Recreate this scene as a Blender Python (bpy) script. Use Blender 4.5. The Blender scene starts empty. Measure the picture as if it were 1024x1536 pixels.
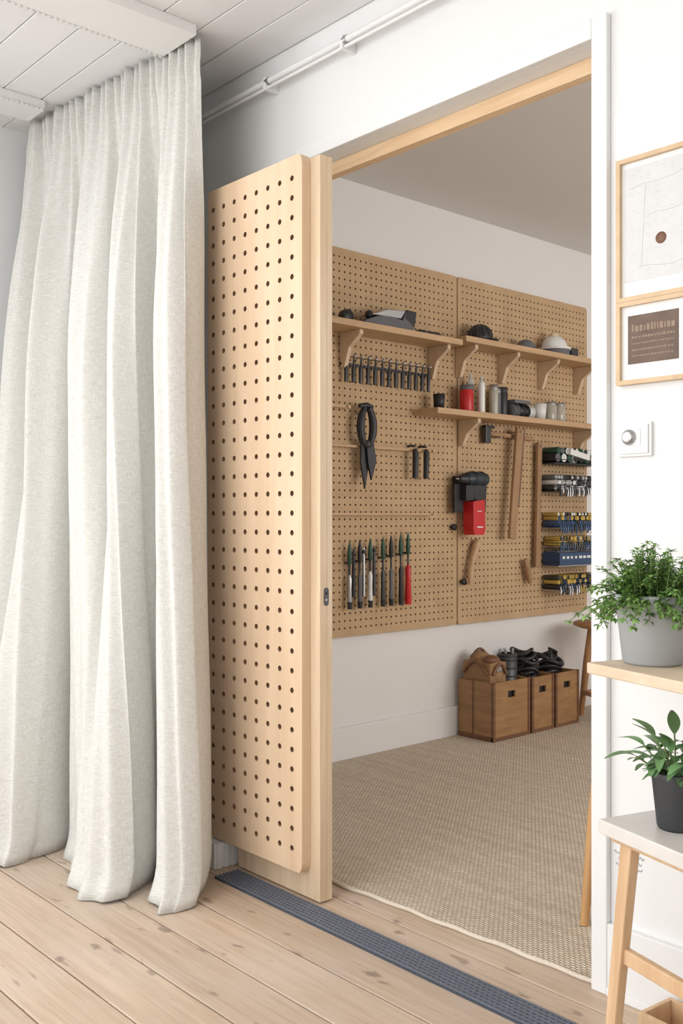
import bpy, math, random
from mathutils import Vector, Matrix
random.seed(7)
S = bpy.context.scene

# ------------------------------------------------------------------ materials
def base_mat(name):
    m = bpy.data.materials.new(name); m.use_nodes = True
    nt = m.node_tree; return m, nt, nt.nodes, nt.links, nt.nodes['Principled BSDF']

def mat(name, col, rough=0.6, metal=0.0, var=0.08, scale=20, bump=0.0, bscale=80, island=0.0, sub=0.0):
    m, nt, N, L, P = base_mat(name)
    P.inputs['Roughness'].default_value = rough
    P.inputs['Metallic'].default_value = metal
    tc = N.new('ShaderNodeTexCoord')
    no = N.new('ShaderNodeTexNoise'); no.inputs['Scale'].default_value = scale; no.inputs['Detail'].default_value = 4
    L.new(tc.outputs['Object'], no.inputs['Vector'])
    mr = N.new('ShaderNodeMapRange'); mr.inputs[3].default_value = 1 - var; mr.inputs[4].default_value = 1 + var
    L.new(no.outputs['Fac'], mr.inputs[0])
    hs = N.new('ShaderNodeHueSaturation'); hs.inputs['Color'].default_value = (*col, 1)
    if island > 0:
        ge = N.new('ShaderNodeNewGeometry')
        mr2 = N.new('ShaderNodeMapRange'); mr2.inputs[3].default_value = -island; mr2.inputs[4].default_value = island
        L.new(ge.outputs['Random Per Island'], mr2.inputs[0])
        ad = N.new('ShaderNodeMath'); ad.operation = 'ADD'
        L.new(mr.outputs[0], ad.inputs[0]); L.new(mr2.outputs[0], ad.inputs[1]); L.new(ad.outputs[0], hs.inputs['Value'])
    else:
        L.new(mr.outputs[0], hs.inputs['Value'])
    L.new(hs.outputs[0], P.inputs['Base Color'])
    if bump > 0:
        n2 = N.new('ShaderNodeTexNoise'); n2.inputs['Scale'].default_value = bscale; n2.inputs['Detail'].default_value = 3
        L.new(tc.outputs['Object'], n2.inputs['Vector'])
        b = N.new('ShaderNodeBump'); b.inputs['Strength'].default_value = bump; b.inputs['Distance'].default_value = 0.004
        L.new(n2.outputs['Fac'], b.inputs['Height']); L.new(b.outputs[0], P.inputs['Normal'])
    return m

def wood(name, c1, c2, stretch=(1, 12, 12), scale=3, rough=0.55, island=0.0, knots=False, bump=0.15, kcol=(0.22, 0.16, 0.125), contrast=(0.35, 0.65)):
    m, nt, N, L, P = base_mat(name)
    P.inputs['Roughness'].default_value = rough
    tc = N.new('ShaderNodeTexCoord'); mp = N.new('ShaderNodeMapping'); mp.inputs['Scale'].default_value = stretch
    ge = N.new('ShaderNodeNewGeometry')
    ofs = N.new('ShaderNodeVectorMath'); ofs.operation = 'ADD'
    mu = N.new('ShaderNodeMath'); mu.operation = 'MULTIPLY'; mu.inputs[1].default_value = 37 if island > 0 else 0
    L.new(ge.outputs['Random Per Island'], mu.inputs[0])
    L.new(tc.outputs['Object'], ofs.inputs[0]); L.new(mu.outputs[0], ofs.inputs[1])
    L.new(ofs.outputs[0], mp.inputs['Vector'])
    no = N.new('ShaderNodeTexNoise'); no.inputs['Scale'].default_value = scale; no.inputs['Detail'].default_value = 8
    no.inputs['Roughness'].default_value = 0.6; no.inputs['Distortion'].default_value = 0.6
    L.new(mp.outputs[0], no.inputs['Vector'])
    cr = N.new('ShaderNodeValToRGB'); cr.color_ramp.elements[0].position = contrast[0]; cr.color_ramp.elements[1].position = contrast[1]
    cr.color_ramp.elements[0].color = (*c2, 1); cr.color_ramp.elements[1].color = (*c1, 1)
    L.new(no.outputs['Fac'], cr.inputs[0])
    out = cr.outputs[0]
    if knots:
        # broad worn patches
        n3 = N.new('ShaderNodeTexNoise'); n3.inputs['Scale'].default_value = 3.0; n3.inputs['Detail'].default_value = 6
        L.new(ofs.outputs[0], n3.inputs['Vector'])
        m3 = N.new('ShaderNodeMapRange'); m3.inputs[1].default_value = 0.45; m3.inputs[2].default_value = 0.65; m3.inputs[4].default_value = 0.45
        L.new(n3.outputs['Fac'], m3.inputs[0])
        mx = N.new('ShaderNodeMix'); mx.data_type = 'RGBA'; L.new(m3.outputs[0], mx.inputs[0])
        L.new(out, mx.inputs[6]); mx.inputs[7].default_value = (0.60, 0.515, 0.44, 1); out = mx.outputs[2]
        # fine dark grain lines along the board
        mg = N.new('ShaderNodeMapping'); mg.inputs['Scale'].default_value = (2.0, 90, 1); L.new(ofs.outputs[0], mg.inputs['Vector'])
        ng = N.new('ShaderNodeTexNoise'); ng.inputs['Scale'].default_value = 1.6; ng.inputs['Detail'].default_value = 5; ng.inputs['Distortion'].default_value = 0.8
        L.new(mg.outputs[0], ng.inputs['Vector'])
        gr = N.new('ShaderNodeMapRange'); gr.inputs[1].default_value = 0.52; gr.inputs[2].default_value = 0.72; gr.inputs[4].default_value = 0.45
        L.new(ng.outputs['Fac'], gr.inputs[0])
        mx = N.new('ShaderNodeMix'); mx.data_type = 'RGBA'; L.new(gr.outputs[0], mx.inputs[0])
        L.new(out, mx.inputs[6]); mx.inputs[7].default_value = (0.36, 0.25, 0.17, 1); out = mx.outputs[2]
        # knots and grey scuffs, elongated along the board, two sizes
        for (ksc, kx, ky, kmax, kth, kmix) in ((6.2, 0.8, 1.7, 0.135, 0.30, 0.72), (14, 0.42, 1.4, 0.19, 0.50, 0.55)):
            mp2 = N.new('ShaderNodeMapping'); mp2.inputs['Scale'].default_value = (kx, ky, 0.0)
            L.new(ofs.outputs[0], mp2.inputs['Vector'])
            nd = N.new('ShaderNodeTexNoise'); nd.inputs['Scale'].default_value = 26
            L.new(mp2.outputs[0], nd.inputs['Vector'])
            mixv = N.new('ShaderNodeMix'); mixv.data_type = 'VECTOR'; mixv.inputs[0].default_value = 0.05
            L.new(mp2.outputs[0], mixv.inputs[4]); L.new(nd.outputs['Color'], mixv.inputs[5])
            vo = N.new('ShaderNodeTexVoronoi'); vo.inputs['Scale'].default_value = ksc; vo.voronoi_dimensions = '2D'
            L.new(mixv.outputs[1], vo.inputs['Vector'])
            sp = N.new('ShaderNodeSeparateColor'); L.new(vo.outputs['Color'], sp.inputs[0])
            kr = N.new('ShaderNodeMapRange'); kr.inputs[1].default_value = kth; kr.inputs[2].default_value = 1.0
            kr.inputs[3].default_value = 0.0; kr.inputs[4].default_value = kmax
            L.new(sp.outputs[0], kr.inputs[0])
            sb = N.new('ShaderNodeMath'); sb.operation = 'SUBTRACT'; L.new(kr.outputs[0], sb.inputs[0]); L.new(vo.outputs['Distance'], sb.inputs[1])
            k2 = N.new('ShaderNodeMapRange'); k2.inputs[1].default_value = -0.03; k2.inputs[2].default_value = 0.06
            k2.inputs[3].default_value = 0; k2.inputs[4].default_value = kmix
            L.new(sb.outputs[0], k2.inputs[0])
            mx = N.new('ShaderNodeMix'); mx.data_type = 'RGBA'; L.new(k2.outputs[0], mx.inputs[0])
            L.new(out, mx.inputs[6]); mx.inputs[7].default_value = (*kcol, 1); out = mx.outputs[2]
    hs = N.new('ShaderNodeHueSaturation'); L.new(out, hs.inputs['Color'])
    if island > 0:
        mr2 = N.new('ShaderNodeMapRange'); mr2.inputs[3].default_value = 1 - island; mr2.inputs[4].default_value = 1 + island
        L.new(ge.outputs['Random Per Island'], mr2.inputs[0]); L.new(mr2.outputs[0], hs.inputs['Value'])
    L.new(hs.outputs[0], P.inputs['Base Color'])
    b = N.new('ShaderNodeBump'); b.inputs['Strength'].default_value = bump; b.inputs['Distance'].default_value = 0.002
    L.new(no.outputs['Fac'], b.inputs['Height']); L.new(b.outputs[0], P.inputs['Normal'])
    return m

def linen():
    m, nt, N, L, P = base_mat('linen')
    P.inputs['Roughness'].default_value = 0.9
    tc = N.new('ShaderNodeTexCoord')
    outs = []
    for sc in ((45, 45, 750), (600, 600, 20)):
        mp = N.new('ShaderNodeMapping'); mp.inputs['Scale'].default_value = sc
        L.new(tc.outputs['Object'], mp.inputs['Vector'])
        no = N.new('ShaderNodeTexNoise'); no.inputs['Scale'].default_value = 1; no.inputs['Detail'].default_value = 2
        L.new(mp.outputs[0], no.inputs['Vector']); outs.append(no.outputs['Fac'])
    ad = N.new('ShaderNodeMath'); ad.operation = 'ADD'; L.new(outs[0], ad.inputs[0]); L.new(outs[1], ad.inputs[1])
    cr = N.new('ShaderNodeMapRange'); cr.inputs[1].default_value = 0.72; cr.inputs[2].default_value = 1.28
    L.new(ad.outputs[0], cr.inputs[0])
    mx = N.new('ShaderNodeMix'); mx.data_type = 'RGBA'; L.new(cr.outputs[0], mx.inputs[0])
    mx.inputs[6].default_value = (0.60, 0.59, 0.545, 1); mx.inputs[7].default_value = (0.815, 0.81, 0.775, 1)
    L.new(mx.outputs[2], P.inputs['Base Color'])
    b = N.new('ShaderNodeBump'); b.inputs['Strength'].default_value = 0.3; b.inputs['Distance'].default_value = 0.001
    L.new(ad.outputs[0], b.inputs['Height']); L.new(b.outputs[0], P.inputs['Normal'])
    tr = N.new('ShaderNodeBsdfTranslucent'); L.new(mx.outputs[2], tr.inputs['Color'])
    ms = N.new('ShaderNodeMixShader'); ms.inputs[0].default_value = 0.10
    L.new(P.outputs[0], ms.inputs[1]); L.new(tr.outputs[0], ms.inputs[2])
    L.new(ms.outputs[0], N['Material Output'].inputs['Surface'])
    return m

def rugmat():
    m, nt, N, L, P = base_mat('woven_rug')
    P.inputs['Roughness'].default_value = 0.95
    tc = N.new('ShaderNodeTexCoord')
    br = N.new('ShaderNodeTexBrick'); br.inputs['Scale'].default_value = 1.0
    br.inputs['Brick Width'].default_value = 0.016; br.inputs['Row Height'].default_value = 0.0105
    br.inputs['Mortar Size'].default_value = 0.0018; br.inputs['Mortar Smooth'].default_value = 0.9
    br.inputs['Color1'].default_value = (0.80, 0.70, 0.565, 1); br.inputs['Color2'].default_value = (0.69, 0.575, 0.435, 1)
    br.inputs['Mortar'].default_value = (0.34, 0.25, 0.165, 1)
    L.new(tc.outputs['Object'], br.inputs['Vector'])
    mp = N.new('ShaderNodeMapping'); mp.inputs['Scale'].default_value = (0.8, 25, 1); L.new(tc.outputs['Object'], mp.inputs['Vector'])
    no = N.new('ShaderNodeTexNoise'); no.inputs['Scale'].default_value = 1.2; no.inputs['Detail'].default_value = 3
    L.new(mp.outputs[0], no.inputs['Vector'])
    mr = N.new('ShaderNodeMapRange'); mr.inputs[3].default_value = 0.76; mr.inputs[4].default_value = 1.15
    L.new(no.outputs['Fac'], mr.inputs[0])
    hs = N.new('ShaderNodeHueSaturation'); L.new(br.outputs['Color'], hs.inputs['Color']); L.new(mr.outputs[0], hs.inputs['Value'])
    L.new(hs.outputs[0], P.inputs['Base Color'])
    b = N.new('ShaderNodeBump'); b.invert = True; b.inputs['Strength'].default_value = 0.8; b.inputs['Distance'].default_value = 0.005
    L.new(br.outputs['Fac'], b.inputs['Height']); L.new(b.outputs[0], P.inputs['Normal'])
    return m

WHITE = mat('white_wall_paint', (0.79, 0.79, 0.78), 0.8, var=0.015, scale=3, bump=0.05, bscale=150)
COOLW = mat('cool_wall_paint', (0.82, 0.84, 0.84), 0.75, var=0.015, scale=3)
INWALL = mat('inner_wall_paint', (0.77, 0.74, 0.725), 0.8, var=0.02, scale=3, bump=0.04, bscale=150)
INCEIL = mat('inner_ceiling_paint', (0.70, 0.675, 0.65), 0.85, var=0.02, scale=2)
TRIM = mat('white_gloss_trim', (0.80, 0.80, 0.79), 0.45, var=0.01)
CEIL = mat('white_ceiling_boards', (0.80, 0.80, 0.80), 0.6, var=0.02, scale=5, island=0.02)
DARK = mat('dark_gap', (0.07, 0.045, 0.03), 0.9)
PINEFLOOR = wood('pine_floor', (0.62, 0.485, 0.365), (0.47, 0.345, 0.245), (1.0, 16, 14), 2.5, 0.5, island=0.08, knots=True, contrast=(0.3, 0.7))
BIRCH = wood('birch_ply', (0.77, 0.58, 0.40), (0.70, 0.505, 0.335), (6, 6, 0.8), 2.0, 0.5, bump=0.05)
PINE = wood('pine_door_wood', (0.70, 0.55, 0.39), (0.60, 0.45, 0.295), (14, 14, 0.9), 2.5, 0.5, bump=0.1)
PINEX = wood('pine_header_wood', (0.78, 0.57, 0.36), (0.66, 0.45, 0.26), (0.9, 14, 14), 2.5, 0.5, bump=0.1)
PEG = wood('pegboard_hardboard', (0.54, 0.37, 0.21), (0.47, 0.31, 0.17), (3, 3, 3), 2.0, 0.7, bump=0.05)
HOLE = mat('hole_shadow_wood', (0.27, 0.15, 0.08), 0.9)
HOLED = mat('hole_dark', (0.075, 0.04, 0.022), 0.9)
SHELFW = wood('shelf_pine', (0.58, 0.38, 0.215), (0.46, 0.29, 0.155), (12, 1, 12), 2.5, 0.5)
BRACK = wood('bracket_pine', (0.66, 0.50, 0.34), (0.58, 0.42, 0.27), (8, 8, 2), 2.5, 0.5)
CRATE = wood('crate_wood', (0.37, 0.205, 0.085), (0.27, 0.14, 0.058), (2, 2, 10), 3, 0.5)
CRATED = wood('crate_dark_wood', (0.20, 0.09, 0.04), (0.13, 0.06, 0.03), (2, 2, 10), 3, 0.5)
OAK = wood('stand_oak', (0.70, 0.49, 0.30), (0.58, 0.375, 0.21), (10, 10, 1), 3, 0.5)
OAKTOP = wood('stand_top_birch', (0.74, 0.60, 0.45), (0.66, 0.50, 0.35), (1, 10, 10), 3, 0.5)
STOOLW = wood('stool_wood', (0.46, 0.24, 0.10), (0.34, 0.17, 0.07), (8, 8, 1), 3, 0.5)
STOOLL = wood('stool_light_wood', (0.60, 0.35, 0.155), (0.48, 0.255, 0.10), (8, 8, 1), 3, 0.5)
TOOLW = wood('tool_handle_wood', (0.40, 0.235, 0.12), (0.30, 0.17, 0.085), (12, 12, 1), 3, 0.55)
FRAMEW = wood('frame_oak', (0.68, 0.50, 0.31), (0.56, 0.39, 0.23), (4, 4, 4), 3, 0.5)
BLACK = mat('black_rubber', (0.018, 0.018, 0.02), 0.45, var=0.2)
STEEL = mat('brushed_steel', (0.45, 0.45, 0.46), 0.35, 0.9, var=0.1)
GUN = mat('gunmetal', (0.07, 0.07, 0.075), 0.4, 0.6, var=0.1)
GREYM = mat('grey_felt', (0.14, 0.14, 0.15), 0.8, var=0.15)
RED = mat('red_plastic', (0.55, 0.015, 0.02), 0.35)
TEAL = mat('dark_teal_plastic', (0.018, 0.035, 0.045), 0.4)
GREEN = mat('green_plastic', (0.02, 0.075, 0.045), 0.4)
BLUE = mat('blue_plastic', (0.035, 0.085, 0.20), 0.4, island=0.3)
YEL = mat('yellow_plastic', (0.50, 0.34, 0.08), 0.4, island=0.3)
WPL = mat('white_plastic', (0.75, 0.75, 0.73), 0.35, var=0.02)
GLASS = mat('cloudy_jar', (0.42, 0.38, 0.32), 0.15, var=0.1)
TRACK = mat('track_rubber', (0.055, 0.065, 0.085), 0.5, var=0.25, scale=120)
TRACKL = mat('track_rib', (0.15, 0.165, 0.20), 0.4, var=0.35, scale=200)
LEATH = mat('tan_canvas', (0.30, 0.17, 0.08), 0.8, var=0.2, scale=30, bump=0.3, bscale=120)
POTG = mat('grey_ceramic', (0.34, 0.35, 0.35), 0.6, var=0.04, scale=8, bump=0.05)
POTB = mat('black_pot', (0.035, 0.037, 0.04), 0.5, var=0.1)
SOIL = mat('soil', (0.05, 0.03, 0.02), 1.0, var=0.4, scale=60, bump=0.8, bscale=90)
FERN = mat('fern_green', (0.165, 0.31, 0.07), 0.55, var=0.2, scale=40, island=0.55)
LEAF = mat('leaf_green', (0.145, 0.28, 0.11), 0.45, var=0.15, scale=30, island=0.35)
STEM = mat('stem_green', (0.16, 0.22, 0.07), 0.6)
MARB = mat('pale_marble', (0.66, 0.62, 0.58), 0.35, var=0.12, scale=12)
PAPER = mat('picture_paper', (0.66, 0.66, 0.655), 0.8, var=0.07, scale=25)
MATW = mat('picture_mat_white', (0.80, 0.80, 0.79), 0.8, var=0.01)
PLAQ = mat('brown_plaque', (0.15, 0.10, 0.075), 0.7, var=0.35, scale=30)
PLAQT = mat('plaque_letters', (0.30, 0.215, 0.16), 0.7, var=0.3, scale=60)
SKETCH = mat('pencil_grey', (0.57, 0.57, 0.575), 0.9)
INK = mat('ink_grey', (0.35, 0.37, 0.40), 0.9)
COPPER = mat('copper_disc', (0.17, 0.08, 0.045), 0.5, 0.2)
LINEN = linen(); RUG = rugmat(); RUGB = mat('rug_binding', (0.70, 0.62, 0.51), 0.95, var=0.15, scale=150, bump=0.4, bscale=300)

# ------------------------------------------------------------------ builder
class B:
    def __init__(s, name):
        s.name = name; s.v = []; s.f = []; s.mi = []; s.sm = []; s.mats = []; s.M = Matrix.Identity(4)
    def m(s, mt):
        if mt not in s.mats: s.mats.append(mt)
        return s.mats.index(mt)
    def add(s, vs, fs, mt, smooth=False, M=None):
        o = len(s.v); k = s.m(mt); MM = s.M @ M if M is not None else s.M
        s.v += [MM @ Vector(p) for p in vs]
        for f in fs:
            s.f.append([i + o for i in f]); s.mi.append(k); s.sm.append(smooth)
    def box(s, lo, hi, mt, M=None):
        x0, y0, z0 = lo; x1, y1, z1 = hi
        vs = [(x0,y0,z0),(x1,y0,z0),(x1,y1,z0),(x0,y1,z0),(x0,y0,z1),(x1,y0,z1),(x1,y1,z1),(x0,y1,z1)]
        s.add(vs, [(0,3,2,1),(4,5,6,7),(0,1,5,4),(1,2,6,5),(2,3,7,6),(3,0,4,7)], mt, False, M)
    def beam(s, p0, p1, w, d, mt, up=(0, 1, 0), w1=None, d1=None):
        p0 = Vector(p0); p1 = Vector(p1); a = (p1 - p0).normalized()
        u = Vector(up); sd = a.cross(u).normalized(); u = sd.cross(a).normalized()
        w1 = w1 or w; d1 = d1 or d; vs = []
        for p, ww, dd in ((p0, w, d), (p1, w1, d1)):
            for i, j in ((-1,-1),(1,-1),(1,1),(-1,1)): vs.append(p + sd*(i*ww/2) + u*(j*dd/2))
        s.add(vs, [(0,1,2,3),(7,6,5,4),(0,4,5,1),(1,5,6,2),(2,6,7,3),(3,7,4,0)], mt)
    def extr(s, poly, vec, mt, smooth=False):
        n = len(poly); v = Vector(vec)
        vs = [Vector(p) for p in poly] + [Vector(p) + v for p in poly]
        fs = [list(range(n))[::-1], list(range(n, 2*n))] + [(i, (i+1) % n, n+(i+1) % n, n+i) for i in range(n)]
        s.add(vs, fs, mt, smooth)
    def tube(s, pts, rad, mt, n=10, closed=False):
        pts = [Vector(p) for p in pts]; k = len(pts)
        if not hasattr(rad, '__len__'): rad = [rad]*k
        vs = []; prev = None
        for i, p in enumerate(pts):
            if closed: t = pts[(i+1) % k] - pts[i-1]
            else: t = pts[min(i+1, k-1)] - pts[max(i-1, 0)]
            t.normalize()
            if prev is None:
                r = Vector((0,0,1)) if abs(t.z) < 0.9 else Vector((1,0,0))
                a = t.cross(r).normalized()
            else: a = (prev - t*prev.dot(t)).normalized()
            prev = a; b = t.cross(a)
            for j in range(n):
                th = 2*math.pi*j/n; vs.append(p + (a*math.cos(th) + b*math.sin(th))*rad[i])
        fs = []
        for i in range(k if closed else k-1):
            i2 = (i+1) % k
            for j in range(n): fs.append((i*n+j, i*n+(j+1) % n, i2*n+(j+1) % n, i2*n+j))
        s.add(vs, fs, mt, True)
        if not closed:
            s.add(vs[:n], [list(range(n))[::-1]], mt); s.add(vs[-n:], [list(range(n))], mt)
    def cyl(s, p0, p1, r0, mt, r1=None, n=20):
        s.tube([p0, p1], [r0, r0 if r1 is None else r1], mt, n)
    def lathe(s, c, prof, mt, n=36, axis='Z'):
        vs = []; c = Vector(c)
        for r, z in prof:
            for j in range(n):
                th = 2*math.pi*j/n; q = (r*math.cos(th), r*math.sin(th), z)
                if axis == 'X': q = (z, q[0], q[1])
                if axis == 'Y': q = (q[0], z, q[1])
                vs.append(c + Vector(q))
        fs = [(i*n+j, i*n+(j+1) % n, (i+1)*n+(j+1) % n, (i+1)*n+j) for i in range(len(prof)-1) for j in range(n)]
        s.add(vs, fs, mt, True)
    def ball(s, c, r, mt, n=16, lo=-1.0, M=None):
        if not hasattr(r, '__len__'): r = (r, r, r)
        k = 10; vs = []; a0 = math.asin(lo)
        for i in range(k+1):
            a = a0 + (math.pi/2 - a0)*i/k
            for j in range(n):
                th = 2*math.pi*j/n
                vs.append((c[0]+r[0]*math.cos(a)*math.cos(th), c[1]+r[1]*math.cos(a)*math.sin(th), c[2]+r[2]*math.sin(a)))
        fs = [(i*n+j, i*n+(j+1) % n, (i+1)*n+(j+1) % n, (i+1)*n+j) for i in range(k) for j in range(n)]
        fs.append(list(range(n))[::-1])
        s.add(vs, fs, mt, True, M)
    def done(s, bevel=0.0, solid=0.0):
        me = bpy.data.meshes.new(s.name); me.from_pydata([tuple(v) for v in s.v], [], s.f)
        for mt in s.mats: me.materials.append(mt)
        me.polygons.foreach_set('material_index', s.mi); me.polygons.foreach_set('use_smooth', s.sm)
        me.update(); ob = bpy.data.objects.new(s.name, me); S.collection.objects.link(ob)
        if solid:
            md = ob.modifiers.new('s', 'SOLIDIFY'); md.thickness = solid; md.offset = 0
        if bevel:
            md = ob.modifiers.new('b', 'BEVEL'); md.width = bevel; md.segments = 2; md.limit_method = 'ANGLE'; md.angle_limit = 0.8
        return ob

# ------------------------------------------------------------------ room shell
XL, XR, YB, ZC = -2.37, 2.9, -4.2, 2.60
OL, OT, WT = -1.06, 2.213, 0.09      # opening left, top, wall thickness
b = B('wall_front')
b.box((XL, 0, 0), (OL, WT, 2.66), WHITE); b.box((0, 0, 0), (XR, WT, 2.66), WHITE); b.box((OL, 0, OT), (0, WT, 2.66), WHITE)
b.done()
wy0, wy1, wyz0, wyz1 = -3.7, -1.6, 0.6, 2.3
b = B('wall_left')
b.box((XL-0.1, YB, 0), (XL, wy0, 2.66), COOLW); b.box((XL-0.1, wy1, 0), (XL, WT, 2.66), COOLW)
b.box((XL-0.1, wy0, 0), (XL, wy1, wyz0), COOLW); b.box((XL-0.1, wy0, wyz1), (XL, wy1, 2.66), COOLW); b.done()
b = B('window_3')
for yy in (wy0, (wy0+wy1)/2-0.025, wy1-0.05): b.box((XL-0.08, yy, wyz0), (XL-0.03, yy+0.05, wyz1), TRIM)
b.box((XL-0.08, wy0, wyz0), (XL-0.03, wy1, wyz0+0.05), TRIM); b.box((XL-0.08, wy0, wyz1-0.05), (XL-0.03, wy1, wyz1), TRIM); b.done(0.004)
b = B('wall_right'); b.box((XR, YB, 0), (XR+0.1, WT, 2.66), WHITE); b.done()
b = B('wall_back')
wx0, wx1, wz0, wz1 = -1.9, 2.5, 0.5, 2.35
b.box((XL, YB-0.15, 0), (wx0, YB, 2.66), WHITE); b.box((wx1, YB-0.15, 0), (XR, YB, 2.66), WHITE)
b.box((wx0, YB-0.15, 0), (wx1, YB, wz0), WHITE); b.box((wx0, YB-0.15, wz1), (wx1, YB, 2.66), WHITE); b.done()
b = B('window_1')
for x in (wx0, wx0+1.1, wx0+2.2, wx0+3.3, wx1-0.05): b.box((x, YB-0.1, wz0), (x+0.05, YB-0.04, wz1), TRIM)
b.box((wx0, YB-0.1, wz0), (wx1, YB-0.04, wz0+0.05), TRIM); b.box((wx0, YB-0.1, wz1-0.05), (wx1, YB-0.04, wz1), TRIM); b.done(0.004)

# inner room
IX = -1.963; IXR = 1.9; IY = 4.6; IZ = 2.62
b = B('wall_inner_left'); b.box((IX-0.1, WT, 0), (IX, IY, 2.7), INWALL); b.done()
b = B('wall_inner_back'); b.box((IX-0.1, IY, 0), (IXR+0.1, IY+0.1, 2.7), INWALL); b.done()
b = B('wall_inner_right')
b.box((IXR, WT, 0), (IXR+0.1, 1.2, 2.7), INWALL); b.box((IXR, 3.8, 0), (IXR+0.1, IY, 2.7), INWALL)
b.box((IXR, 1.2, 0), (IXR+0.1, 3.8, 0.8), INWALL); b.box((IXR, 1.2, 2.3), (IXR+0.1, 3.8, 2.7), INWALL); b.done()
b = B('added_window_frame')  # unseen window frame, added to go with the inner fill light
for yy in (1.2, 2.05, 2.9, 3.75): b.box((IXR+0.03, yy, 0.8), (IXR+0.08, yy+0.05, 2.3), TRIM)
b.box((IXR+0.03, 1.2, 0.8), (IXR+0.08, 3.8, 0.85), TRIM); b.box((IXR+0.03, 1.2, 2.25), (IXR+0.08, 3.8, 2.3), TRIM); b.done(0.004)
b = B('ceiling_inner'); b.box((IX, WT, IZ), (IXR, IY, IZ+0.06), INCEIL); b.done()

# floor planks (run along X)
b = B('floor')
y = YB; pw = 0.158
while y < IY:
    y1 = min(y + pw - 0.005, IY)
    xj = random.choice((-3, -3, 0.9+random.random()*1.6, 1.6+random.random()))
    if xj < XL: b.box((XL-0.1, y, -0.02), (XR+0.1, y1, 0), PINEFLOOR)
    else:
        b.box((XL-0.1, y, -0.02), (xj-0.001, y1, 0), PINEFLOOR); b.box((xj+0.001, y, -0.02), (XR+0.1, y1, 0), PINEFLOOR)
    y += pw
b.box((XL-0.1, YB, -0.06), (XR+0.1, IY, -0.019), DARK)
b.done(0.0018)

# ceiling boards (run along X)
b = B('ceiling')
y = YB; cw = 0.14
while y < 0:
    b.box((XL, y, ZC), (XR, min(y+cw-0.005, 0), ZC+0.012), CEIL); y += cw
b.box((XL, YB, ZC+0.008), (XR, 0, ZC+0.06), CEIL)
b.done(0.002)
for nm, x0, x1 in (('ceiling_beam', -1.395, -1.205), ('ceiling_beam', -2.17, -2.03), ('ceiling_beam', 0.55, 0.74)):
    b = B(nm); ye = -0.31 if x0 < -1 else -0.001
    if x0 < -2: ye = -0.41
    b.box((x0, YB+0.01, 2.566), (x1, ye, ZC-0.0005), TRIM)
    xe = x0 if x0 > -2 else x1         # beaded rope moulding along the edge
    yy = ye - 0.01
    while yy > -2.0:
        b.ball((xe, yy, 2.566), (0.0055, 0.0085, 0.0055), PAPER, n=6); yy -= 0.0185
    b.done(0.003)

# casing round the opening
b = B('door_casing')
b.box((0, -0.018, 0), (0.042, -0.0002, OT+0.048), TRIM); b.box((OL-0.03, -0.018, OT), (0, -0.0002, OT+0.048), TRIM)
b.box((OL-0.03, -0.018, 0.0), (OL, -0.0002, OT), TRIM)
b.done(0.003)
b = B('door_header_lining')
b.box((OL+0.001, 0.058, 2.172), (-0.001, WT, OT-0.0005), PINEX); b.done(0.002)

# baseboards
b = B('baseboard_front'); b.box((0.043, -0.018, 0), (XR-0.001, -0.0002, 0.165), TRIM); b.box((0.043, -0.022, 0), (XR-0.001, -0.018, 0.02), TRIM); b.done(0.003)
b = B('baseboard_inner_left'); b.box((IX, WT+0.001, 0), (IX+0.017, IY-0.001, 0.155), INWALL); b.done(0.004)
b = B('baseboard_left'); b.box((XL+0.0002, YB+0.001, 0), (XL+0.018, -0.03, 0.14), TRIM); b.done(0.003)

# pipe under the ceiling
b = B('ceiling_pipe')
b.cyl((-1.9, -0.045, 2.500), (2.6, -0.045, 2.500), 0.0095, TRIM, n=14); b.cyl((-1.9, -0.045, 2.480), (2.6, -0.045, 2.480), 0.005, TRIM, n=10)
for x in (-1.20, -0.83, -0.40, 0.2, 1.2): 
    b.box((x-0.007, -0.056, 2.472), (x+0.007, -0.0005, 2.512), TRIM); b.cyl((x, -0.045, 2.50), (x+0.016, -0.045, 2.50), 0.012, STEEL, n=12)
b.done(0.0015)

# ------------------------------------------------------------------ rug
b = B('area_rug')
n = 60; x0, x1 = IX+0.019, IXR-0.1; poly = []
fx0, fx1 = OL+0.01, -0.012
poly.append((x0, 4.3, 0.0)); poly.append((x0, WT+0.004, 0.0)); poly.append((fx0, WT+0.004, 0.0))
edge = []
for i in range(n+1):
    t = i/n; x = fx0 + (fx1-fx0)*t
    edge.append((x, -0.035 + 0.045*t + 0.003*math.sin(x*40) + 0.002*math.sin(x*17), 0.0))
poly += edge + [(fx1, WT+0.004, 0.0), (x1, WT+0.004, 0.0), (x1, 4.3, 0.0)]
b.extr([(p[0], p[1], 0.0005) for p in poly], (0, 0, 0.011), RUG)
b.tube([(p[0], p[1]-0.001, 0.0062) for p in edge], 0.0060, RUGB, 8); b.done()

# ------------------------------------------------------------------ floor track
b = B('floor_track')
tx0, tx1 = -1.165, 2.2; ty0, ty1 = -0.272, -0.182
b.box((tx0, ty0, 0.0002), (tx1, ty1, 0.005), TRACK)
for i in range(7):
    yy = ty0 + 0.004 + i*(ty1-ty0-0.008-0.005)/6
    b.box((tx0, yy, 0.005), (tx1, yy+0.005, 0.0085), TRACKL)
xx = tx0
while xx < 1.2:
    for i in range(6):
        yy = ty0 + 0.004 + i*(ty1-ty0-0.013)/6
        b.box((xx + (i % 2)*0.008, yy+0.006, 0.005), (xx+0.006 + (i % 2)*0.008, yy+0.0115, 0.0068), TRACKL)
    xx += 0.016
b.done()

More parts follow.
